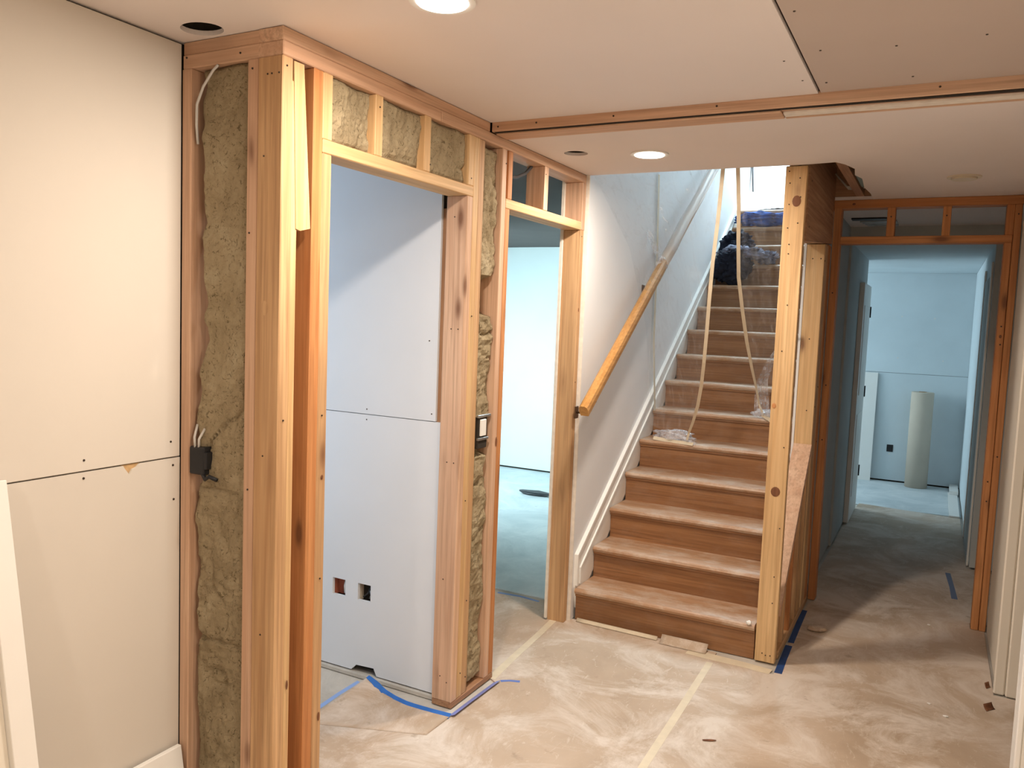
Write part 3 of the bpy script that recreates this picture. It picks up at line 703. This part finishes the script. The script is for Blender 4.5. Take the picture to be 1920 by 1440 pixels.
lum('bottom_plate', -0.632, -0.543, 3.737, 4.64, 0.0, 0.038, 'tan', t)
for y, z in ((4.42, 1.85), (4.42, 1.1), (4.49, 1.2), (4.59, 0.9)): dot('nail_head', (-0.5425, y, z), '+x', t, 0.0035)
for x, z in ((-0.60, 1.86), (-0.56, 1.86), (-0.59, 1.45), (-0.58, 1.08)): dot('nail_head', (x, 4.3994, z), '-y', t, 0.0035)

# hallway frame
t = thing('hallway_frame', (-0.12, 4.73, 0), 'reddish framed hallway opening with two short studs over its header', 'door frame')
YH = 4.685
stud('king_stud', -0.545, -0.507, YH, YH+0.089, 0.0, 2.155, 'orange', t)
lum('top_plate', -0.560, 0.318, YH, YH+0.089, 2.148, H2-0.001, 'orange', t)
lum('header', -0.507, 0.284, YH, YH+0.089, 1.962, 2.000, 'orange', t)
stud('cripple_stud', -0.285, -0.247, YH, YH+0.089, 2.0, 2.148, 'orange', t)
stud('cripple_stud', -0.028, 0.010, YH, YH+0.089, 2.0, 2.148, 'orange', t)
stud('jack_stud', 0.250, 0.284, YH-0.001, YH+0.089, 0.0, 1.962, 'orange', t)
stud('cripple_stud', 0.250, 0.284, YH, YH+0.089, 2.0, 2.148, 'orange', t)
stud('king_stud', 0.285, 0.317, YH-0.004, YH+0.089, 0.0, 2.148, 'orange', t)
for x, z in ((0.268, 1.55), (0.27, 1.46), (0.268, 0.77), (0.27, 0.67), (0.30, 0.9), (-0.526, 1.7), (-0.526, 1.2), (-0.526, 0.9), (0.30, 2.1), (-0.266, 2.1), (-0.01, 2.1)): dot('nail_head', (x, YH-0.005, z), '-y', t, 0.004)
knot(t, '-y', (0.268, YH, 1.50), 0.008, 0.012); knot(t, '-y', (-0.45, YH-0.0, 2.17), 0.008, 0.006)

# ================================================================== HALLWAY OBJECTS
t = thing('door', (-0.535, 7.04, 0.01), 'white door swung open flat against the left hallway wall', 'door')
box('door_leaf', -0.559, -0.524, 6.70, 7.355, 0.012, 1.87, M_white, t, 0.002)
for z in (1.66, 1.0, 0.33): box('hinge', -0.530, -0.515, 7.352, 7.375, z-0.045, z+0.045, M_hinge, t, 0.001)
for z0, z1 in ((0.2, 0.85), (1.0, 1.7)): box('door_panel', -0.525, -0.520, 6.80, 7.25, z0, z1, M_white, t, 0.003)
t = struct_root('door_2')
box('door_casing', 0.262, 0.274, 6.82, 6.90, 0.0, 1.97, M_white, t, 0.003)
box('door_casing', 0.262, 0.274, 5.98, 6.06, 0.0, 1.97, M_white, t, 0.003)
box('door_leaf', 0.268, 0.2745, 6.06, 6.82, 0.01, 1.89, M_grey, t, 0.001)
t = thing('paper_roll', (-0.10, 8.74, 0), 'tall kraft paper roll standing upright by the far hallway wall', 'paper roll')
bm = bmesh.new(); n = 28
prof = [(0.1, 0.002), (0.1, 0.93), (0.096, 0.934), (0.035, 0.934), (0.033, 0.92), (0.033, 0.70)]
rows = [[bm.verts.new((-0.10+r*math.cos(2*math.pi*i/n), 8.78+r*math.sin(2*math.pi*i/n), z)) for i in range(n)] for r, z in prof]
for a, b in zip(rows, rows[1:]):
    for i in range(n): bm.faces.new((a[i], a[(i+1) % n], b[(i+1) % n], b[i]))
bm.faces.new(rows[0]); bm_out('paper_winding', bm, M_roll, t, smooth=True)
ring('cardboard_core', -0.10, 8.78, 0.6, 0.938, 0.030, 0.0335, wm('tan', 2), t)
# leaning white board in far room
bm = bmesh.new(); add_box(bm, -0.72, -0.515, 8.845, 8.861, 0.0, 1.09, 0.001)
for v in bm.verts: v.co.y += v.co.z*0.055
o = bm_out('board', bm, M_white, base=(-0.61, 8.86, 0)); tag(o, 'tall white board leaning on the far wall behind the open door', 'board')
o = box('outlet', -0.388, -0.330, 8.924, 8.931, 0.302, 0.374, M_black, None, 0.002, base=(-0.36, 8.93, 0.30)); tag(o, 'small black outlet low on the far hallway wall', 'outlet')
bm = bmesh.new(); add_box(bm, 0.178, 0.255, 7.50, 8.6, 0.002, 0.016, 0.001); o = bm_out('board', bm, M_white, base=(0.21, 8.0, 0)); tag(o, 'white board lying flat on the floor along the right wall of the far room', 'board')
bm = bmesh.new(); add_box(bm, 0.19, 0.262, 8.5, 8.9, 0.017, 0.05, 0.001); o = bm_out('trim_offcut', bm, M_white, base=(0.22, 8.7, 0)); tag(o, 'short white trim offcut in the far right corner of the back room', 'board')
# return vent / torn duct in the hallway ceiling
t = thing('ceiling_vent', (-0.44, 5.6, H2), 'dusty metal vent hanging from the hallway ceiling behind the header', 'vent')
box('vent_frame', -0.53, -0.30, 5.42, 5.50, H2-0.010, H2-0.001, M_black, t)
for i in range(4):
    box('vent_slat', -0.49+0.01*i, -0.28, 5.53+0.07*i, 5.56+0.07*i, H2-0.014, H2-0.004, M_metal, t)

# stuff seen in the broken ceiling hole
t = thing('duct', (-0.46, 4.35, 2.25), 'metal duct and slats showing through the broken ceiling hole', 'duct')
for i, y in enumerate((3.78, 3.86, 3.94, 4.02)):
    box('lath_strip', -0.395, -0.30, y, y+0.035, 2.225+0.006*i, 2.233+0.006*i, wm('tan', 0), t)
box('duct_body', -0.398, -0.25, 4.10, 4.42, 2.215, 2.32, plain('green_grey_metal', (0.30, 0.38, 0.34), 0.5, 0.3, var=0.2), t, 0.004)
for i in range(3): tube('wire', [(-0.53, 4.50+0.04*i, 2.30), (-0.47, 4.49+0.04*i, 2.232), (-0.41, 4.51+0.04*i, 2.228), (-0.36, 4.5+0.04*i, 2.27)], 0.004, M_wcable, t)
tube('wire', [(-0.47, 3.86, 2.33), (-0.46, 3.92, 2.25), (-0.455, 4.02, 2.24), (-0.47, 4.15, 2.30)], 0.006, M_wcable, t)

# ================================================================== LEFT FOREGROUND BOARDS
t = thing('door_slab', (-1.75, 0.6, 0), 'cream framed panel leaning against the cream wall at the left edge', 'panel')
def lean(name, y0, y1, s0, s1, off0, off1, mat):
    # s along the slope 0 (floor) .. 1 (top); wall contact at top
    B = Vector((-1.700, 0, 0.004)); Tt = Vector((-1.884, 0, 1.081)); d = (Tt-B); nrm = Vector((1.081, 0, 0.184)).normalized()
    bm = bmesh.new(); vs = []
    for y in (y0, y1):
        for s_ in (s0, s1):
            for o_ in (off0, off1): vs.append(bm.verts.new(B+d*s_+nrm*o_+Vector((0, y, 0))))
    for f in ((0, 1, 3, 2), (4, 6, 7, 5), (0, 4, 5, 1), (2, 3, 7, 6), (0, 2, 6, 4), (1, 5, 7, 3)): bm.faces.new([vs[i] for i in f])
    bmesh.ops.bevel(bm, geom=bm.edges[:], offset=0.0015, segments=1, affect='EDGES')
    return bm_out(name, bm, mat, t)
lean('stile', 1.040, 1.094, 0.0, 1.0, -0.034, 0.0, M_white)
lean('stile', 0.20, 0.26, 0.0, 1.0, -0.034, 0.0, M_white)
lean('top_rail', 0.26, 1.040, 0.93, 1.0, -0.034, 0.0, M_white)
lean('panel', 0.26, 1.040, 0.0, 0.93, -0.030, -0.018, M_wallr)
bm = bmesh.new(); add_box(bm, -1.915, -1.900, 0.6, 1.598, 0.001, 0.203, 0.002)
for v in bm.verts: v.co.x += (0.203-v.co.z)*0.18+0.004
o = bm_out('baseboard_plank', bm, M_white, base=(-1.89, 1.1, 0)); tag(o, 'low white plank leaning at the foot of the cream wall, near the insulated studs', 'plank')

# ================================================================== TAPES AND FLOOR DETAILS
def ftape(pts, w, mat, lab, cat='tape', z=0.0022):
    P = [(x, y, z + (q[0] if q else 0)) for x, y, *q in pts]
    bm = bmesh.new(); rows = []
    V = [Vector(p) for p in P]
    for i, p in enumerate(V):
        tt = (V[min(i+1, len(V)-1)]-V[max(i-1, 0)]); s = Vector((-tt.y, tt.x, 0)).normalized()
        ww = w/2*random.uniform(0.9, 1.1)
        rows.append([bm.verts.new(p-s*ww), bm.verts.new(p+s*ww)])
    for a, b in zip(rows, rows[1:]): bm.faces.new((a[0], b[0], b[1], a[1]))
    bmesh.ops.recalc_face_normals(bm, faces=bm.faces); bmesh.ops.solidify(bm, geom=bm.faces[:], thickness=0.0006)
    o = bm_out('tape_strip', bm, mat, base=P[0]); tag(o, lab, cat); return o
ftape([(-0.785, 1.2), (-0.783, 1.8), (-0.781, 2.54), (-0.79, 3.1), (-0.80, 3.53)], 0.032, M_tape, 'long beige tape strip joining the paper runs in the middle of the floor')
ftape([(-1.545, 2.86), (-1.565, 3.1), (-1.585, 3.4), (-1.605, 3.63)], 0.036, M_tape, 'beige tape strip across the sill of the second opening')
ftape([(-0.92, 3.598), (-0.80, 3.592), (-0.66, 3.588), (-0.545, 3.575)], 0.062, M_tape, 'wide cream tape along the foot of the bottom step, right half')
ftape([(-0.515, 3.58), (-0.520, 3.75), (-0.524, 3.93)], 0.030, M_ntape, 'dark blue tape piece on the floor right beside the knotty post')
ftape([(-0.522, 3.97), (-0.526, 4.2), (-0.532, 4.48)], 0.030, M_ntape, 'dark blue tape piece further along the stair side framing')
ftape([(0.155, 5.72), (0.175, 5.4), (0.185, 5.17)], 0.03, plain('faded_blue_tape', (0.14, 0.18, 0.30), 0.6), 'faded blue tape on the hallway floor near the right jamb')
ftape([(-2.03, 3.80), (-1.9, 3.815), (-1.78, 3.80)], 0.02, plain('pale_blue_tape', (0.2, 0.3, 0.6), 0.6), 'pale blue tape at the edge of the paper in the second opening')
# raised paper fold at the closet corner, with blue tape along its edge
edge = [(-1.900, 2.500, 0.062), (-1.865, 2.500, 0.046), (-1.825, 2.498, 0.022), (-1.77, 2.494, 0.010), (-1.70, 2.484, 0.007), (-1.60, 2.488, 0.006), (-1.515, 2.500, 0.003)]
def E_(u):
    f = u*(len(edge)-1); i = min(int(f), len(edge)-2); return Vector(edge[i]).lerp(Vector(edge[i+1]), f-i)
def fold(u, v):
    e = E_(u); b = Vector((-1.958+0.44*u, 2.17+0.17*u, 0.002))
    p = e.lerp(b, v); p.z = 0.002+(e.z)*max(0, 1-v)**1.15; return p
o = sheet('paper_fold', fold, 24, 10, M_paper, base=(-1.7, 2.45, 0), thick=0.0006); tag(o, 'brown paper edge folded up in front of the closet wall', 'floor paper')
ribbon_pts = [tuple(E_(u)+Vector((0, -0.008, 0.003))) for u in [i/14 for i in range(15)]]
o = ribbon('tape_strip', ribbon_pts, [0.016, 0.020, 0.022]+[0.028]*12, M_btape, side=(0, 1, 0.35), base=(-1.75, 2.5, 0.01)); tag(o, 'bright blue tape along the folded paper edge before the closet wall', 'tape')
o = ribbon('tape_strip', [(-1.513, 2.50, 0.006), (-1.512, 2.62, 0.006), (-1.510, 2.74, 0.005), (-1.508, 2.85, 0.004)], 0.03, plain('lavender_tape', (0.22, 0.25, 0.55), 0.6), side=(1, 0, 0.5), base=(-1.51, 2.68, 0)); tag(o, 'blue tape along the foot of the studs between the two openings', 'tape')
ftape([(-1.50, 2.862), (-1.47, 2.885), (-1.43, 2.90)], 0.016, plain('blue_tape_end', (0.12, 0.2, 0.55), 0.6), 'short blue tape end on the floor where the second opening starts')
ftape([(-1.918, 2.46, 0.05), (-1.938, 2.37, 0.034), (-1.955, 2.27, 0.014), (-1.965, 2.15)], 0.020, plain('light_blue_tape', (0.25, 0.38, 0.70), 0.6), 'pale blue tape along the closet edge of the brown paper')
# curled cardboard scrap at the first riser
bm = bmesh.new()
o = sheet('cardboard_flap', lambda u, v: Vector((-1.06+0.22*u, 3.655-0.05*v, 0.004+0.028*(1-v)**1.5)), 8, 5, M_paper, base=(-0.95, 3.63, 0), thick=0.001); tag(o, 'torn brown paper flap curling up the middle of the bottom riser', 'floor paper')
o = sheet('cardboard_flap', lambda u, v: Vector((-1.50+0.42*u, 3.662-0.02*v-0.01*u, 0.004+0.012*(1-v))), 8, 3, M_tape, base=(-1.3, 3.65, 0), thick=0.001); tag(o, 'thin paper edge at the foot of the bottom riser, left half', 'floor paper')
# debris
def chip(x, y, z, sx, sy, sz, mat, lab, name='debris_chip', rot=0.0):
    bm = bmesh.new(); bmesh.ops.create_icosphere(bm, subdivisions=2, radius=1)
    for v in bm.verts:
        n = noise.noise(v.co*1.7+Vector((x*9, y*9, 0)))
        c = v.co*(1+0.35*n); a = c.x*sx; b = c.y*sy
        v.co = Vector((x+a*math.cos(rot)-b*math.sin(rot), y+a*math.sin(rot)+b*math.cos(rot), z+sz+c.z*sz))
    o = bm_out(name, bm, mat, base=(x, y, z)); tag(o, lab, 'debris'); return o
chip(-0.436, 4.20, 0.002, 0.045, 0.03, 0.014, M_paper, 'crumpled brown paper scrap on the floor right of the stair framing', rot=0.4)
chip(-0.63, 2.846, 0.002, 0.028, 0.005, 0.003, M_knot, 'small dark splinter on the paper near the bottom of the picture', rot=0.5)
def curl(x, y, s, rot, lab, mat):
    f = lambda u, v: Vector((x+(u-0.5)*s*math.cos(rot)-(v-0.5)*s*0.35*math.sin(rot), y+(u-0.5)*s*math.sin(rot)+(v-0.5)*s*0.35*math.cos(rot), 0.003+0.022*v*v))
    o = sheet('paper_curl', f, 4, 4, mat, base=(x, y, 0), thick=0.001); tag(o, lab, 'debris')
curl(0.285, 3.70, 0.05, 0.9, 'curled dark paper tab on the floor beside the cream door jamb', M_knot)
curl(0.29, 3.93, 0.03, 1.0, 'tiny curled tab at the base of the right wall', M_knot)
for i, (x, y, r, lab) in enumerate([(0.06, 4.62, 0.008, 'pale plaster crumb by the right hallway jamb'), (0.13, 3.53, 0.010, 'larger pale plaster crumb near the lower right corner'), (0.07, 3.62, 0.007, 'smaller pale plaster crumb left of the larger one, lower right')]):
    chip(x, y, 0.001, r, r*0.7, r*0.4, M_white, lab)
chip(-2.95, 6.12, 0.002, 0.16, 0.05, 0.02, M_cable, 'dark rag lying on the pale floor of the room beyond', 'rag', 0.05)
chip(-0.665, 3.652, R_+0.0, 0.012, 0.010, 0.010, M_white, 'white plaster lump on the right end of the first step', rot=0.3)

# ================================================================== PLASTIC SHEETING, TAPE RIBBONS
t = thing('plastic_sheet', (-1.2, 3.9, 1.6), 'clear plastic dust sheet with beige tape seams hanging over the stairs', 'plastic sheet')
r1 = [(-0.900, 3.652, 2.205), (-0.913, 3.69, 2.12), (-0.948, 3.8, 1.97), (-0.985, 3.9, 1.80), (-1.016, 4.0, 1.631), (-1.045, 4.1, 1.47), (-1.076, 4.2, 1.305), (-1.108, 4.3, 1.18), (-1.148, 4.4, 1.055), (-1.19, 4.48, 0.955), (-1.226, 4.535, 0.880), (-1.235, 4.54, 0.84)]
r2 = [(-0.836, 3.652, 2.205), (-0.855, 3.80, 2.05), (-0.880, 3.95, 1.90), (-0.902, 4.1, 1.743), (-0.905, 4.25, 1.58), (-0.905, 4.4, 1.423), (-0.898, 4.55, 1.27), (-0.890, 4.68, 1.145), (-0.885, 4.75, 1.06), (-0.86, 4.755, 1.0)]
ribbon('tape_seam', r1, [0.018]*9+[0.015, 0.013, 0.012], M_tape, t)
ribbon('tape_seam', r2, [0.018]*6+[0.015, 0.012, 0.011, 0.014], M_tape, t)
w0 = [(-1.524, 4.60, 2.35), (-1.524, 4.70, 1.84), (-1.522, 4.72, 1.391), (-1.508, 4.76, 1.05)]
ribbon('tape_seam', [(-1.522, 4.66, 2.37), (-1.522, 4.70, 1.95), (-1.520, 4.72, 1.39), (-1.505, 4.765, 0.97)], 0.03, M_tape, t, side=(0, 1, 0))
def lerp_path(P, u):
    f = u*(len(P)-1); i = min(int(f), len(P)-2); return Vector(P[i]).lerp(Vector(P[i+1]), f-i)
L0 = [(-1.515, 3.66, 2.19), (-1.515, 4.2, 1.9), (-1.505, 4.5, 1.5), (-1.50, 4.60, 1.2), (-1.47, 4.60, 0.90)]
def left_sheet(u, v):
    a = lerp_path(L0, v); b = lerp_path(r1, v); p = a.lerp(b, u)
    p.y += 0.02*noise.noise(Vector((u*7, v*2.5, 1)))+0.012*noise.noise(Vector((u*22, v*6, 4))); return p
sheet('film', left_sheet, 44, 60, M_plastic, t)
def mid_sheet(u, v):
    p = lerp_path(r1, v).lerp(lerp_path(r2, v), u)
    p.y += 0.012*noise.noise(Vector((u*5, v*3, 8))); return p
R0 = [(-0.66, 3.66, 2.19), (-0.655, 4.1, 1.75), (-0.655, 4.38, 1.40), (-0.72, 4.6, 1.25), (-0.84, 4.70, 1.10), (-0.83, 4.75, 1.0)]
def right_sheet(u, v):
    p = lerp_path(r2, v).lerp(lerp_path(R0, v), u)
    p.y += 0.03*noise.noise(Vector((u*6, v*4, 3)))+0.012*noise.noise(Vector((u*20, v*8, 4))); return p
sheet('film', right_sheet, 40, 50, M_plastic, t)
# gathered film folds
def gather(pts, w, nm='film_fold'):
    bm = bmesh.new(); rows = []
    P = [Vector(p) for p in pts]; M = 24
    for i in range(M+1):
        p = lerp_path(P, i/M); ww = w[0]+(w[1]-w[0])*i/M; row = []
        for k in range(13):
            a = k/12-0.5
            row.append(bm.verts.new(p+Vector((a*ww, 0.010*math.sin(k*2.3+i*0.25), 0.004*math.sin(k*1.7)))))
        rows.append(row)
    for a, b in zip(rows, rows[1:]):
        for k in range(12): bm.faces.new((a[k], a[k+1], b[k+1], b[k]))
    return bm_out(nm, bm, M_cplastic, t, smooth=True)
gather([(-0.66, 4.32, 1.50), (-0.80, 4.55, 1.32), (-0.865, 4.70, 1.20), (-0.875, 4.75, 1.10), (-0.865, 4.757, 1.0)], (0.03, 0.09))
def crumple(cx, cy, cz, sx, sy, sz, nm, parent, mat, seed=0, sub=4, amp=0.9, flatten=None):
    bm = bmesh.new(); bmesh.ops.create_icosphere(bm, subdivisions=sub, radius=1)
    for v in bm.verts:
        d = v.co.copy(); n = noise.noise(d*1.6+Vector((seed, 0, 0)))*0.6+abs(noise.noise(d*4+Vector((0, seed, 0))))*0.5+noise.noise(d*9+Vector((seed, seed, 0)))*0.16
        c = d*(1+amp*(n-0.1))
        v.co = Vector((cx+c.x*sx, cy+c.y*sy, cz+c.z*sz))
        if flatten is not None: v.co.z = max(v.co.z, flatten(v.co.x, v.co.y))
    return bm_out(nm, bm, mat, parent, smooth=True)
crumple(-1.34, 4.61, 0.85, 0.13, 0.045, 0.030, 'crumpled_film', t, M_cplastic, 3, flatten=lambda x, y: 0.818)
crumple(-0.86, 4.79, 1.005, 0.065, 0.04, 0.022, 'crumpled_film', t, M_cplastic, 8, flatten=lambda x, y: 0.981)
ribbon('tape_seam', [(-1.44, 4.56, 0.83), (-1.35, 4.565, 0.822), (-1.26, 4.555, 0.820), (-1.20, 4.548, 0.818)], 0.022, M_tape, t, side=(0, 0.6, 0.8))
tube('film_wrap', [(-1.45+0.004*math.sin(i*1.7), 4.60+i*0.14, hz(4.60+i*0.14)+0.004) for i in range(17)], 0.034, M_haze, t, n=10)
ribbon('tape_seam', [(-1.36, 4.60, 0.865), (-1.27, 4.575, 0.85), (-1.19, 4.55, 0.82)], 0.016, M_cplastic, t, side=(0, 0.6, 0.8))
ribbon('tape_seam', [(-0.865, 4.76, 1.0), (-0.82, 4.755, 0.975), (-0.765, 4.765, 0.925)], 0.022, M_tape, t, side=(0.5, 0.2, 0.8))
# plastic wrapped round the handrail
crumple(-1.455, 4.58, hz(4.58), 0.030, 0.045, 0.045, 'film_knot', t, M_cplastic, 12, sub=3)
gather([(-1.53, 4.52, 2.02), (-1.48, 4.55, 1.92), (-1.452, 4.58, 1.84)], (0.05, 0.03))

# ================================================================== CLOTHES ON THE STAIRS
def stair_h(x, y):
    k = math.floor((y-Y0)/T_); k = min(k, 14); return R_*(k+1)+0.002 if k >= 0 else 0
def cloth(name, cx, cy, cz, sx, sy, sz, mat, seed, lab, cat='clothes', sub=5, amp=0.8):
    bm = bmesh.new(); bmesh.ops.create_icosphere(bm, subdivisions=sub, radius=1)
    for v in bm.verts:
        d = v.co.copy(); q = d+0.25*Vector((noise.noise(d*2+Vector((seed, 3, 0))), noise.noise(d*2+Vector((7, seed, 0))), 0))
        n = noise.noise(q*1.5+Vector((seed, 0, 0)))*0.5+abs(noise.noise(q*3.4+Vector((0, seed, 0))))*0.75+0.14*noise.noise(q*9)
        c = d*(1+amp*(n-0.15)); p = Vector((cx+c.x*sx, cy+c.y*sy, cz+c.z*sz))
        p.x = max(p.x, -1.508); p.z = max(p.z, stair_h(p.x, p.y)-0.001 if p.y > Y0+0.02 else 0)
        v.co = p
    o = bm_out(name, bm, mat, smooth=True, base=(cx, cy, cz-sz)); tag(o, lab, cat, 'clothes dropped on the upper steps'); return o
cloth('jacket', -1.38, 5.98, 1.93, 0.13, 0.10, 0.12, M_navy, 2.0, 'black jacket heaped against the wall on the upper steps, lower part')
cloth('jacket', -1.40, 6.22, 2.12, 0.11, 0.11, 0.085, M_navy, 5.0, 'dark jacket on the step above the black heap, by the wall')
cloth('shirt', -1.31, 6.02, 2.03, 0.16, 0.07, 0.050, M_greyc, 9.0, 'grey patterned shirt thrown over the black jacket')
cloth('shirt', -1.15, 6.13, 2.01, 0.075, 0.06, 0.045, M_greyc, 14.0, 'grey crumpled shirt hanging over the step edge in the middle')
cloth('jeans', -1.28, 6.60, 2.35, 0.24, 0.07, 0.048, M_bluec, 21.0, 'blue denim garment lying along the top step')
cloth('shirt', -1.28, 7.00, 2.462, 0.13, 0.07, 0.022, M_cable, 25.0, 'slate coloured cloth on the landing floor')
o = ribbon('strap', [(-1.526, 7.18, 3.0), (-1.52, 7.2, 2.85), (-1.505, 7.2, 2.66)], [0.05, 0.045, 0.03], M_cable, side=(0, 1, 0), base=(-1.52, 7.2, 2.8), thick=0.004); tag(o, 'grey strap hanging on the wall above the landing', 'strap')
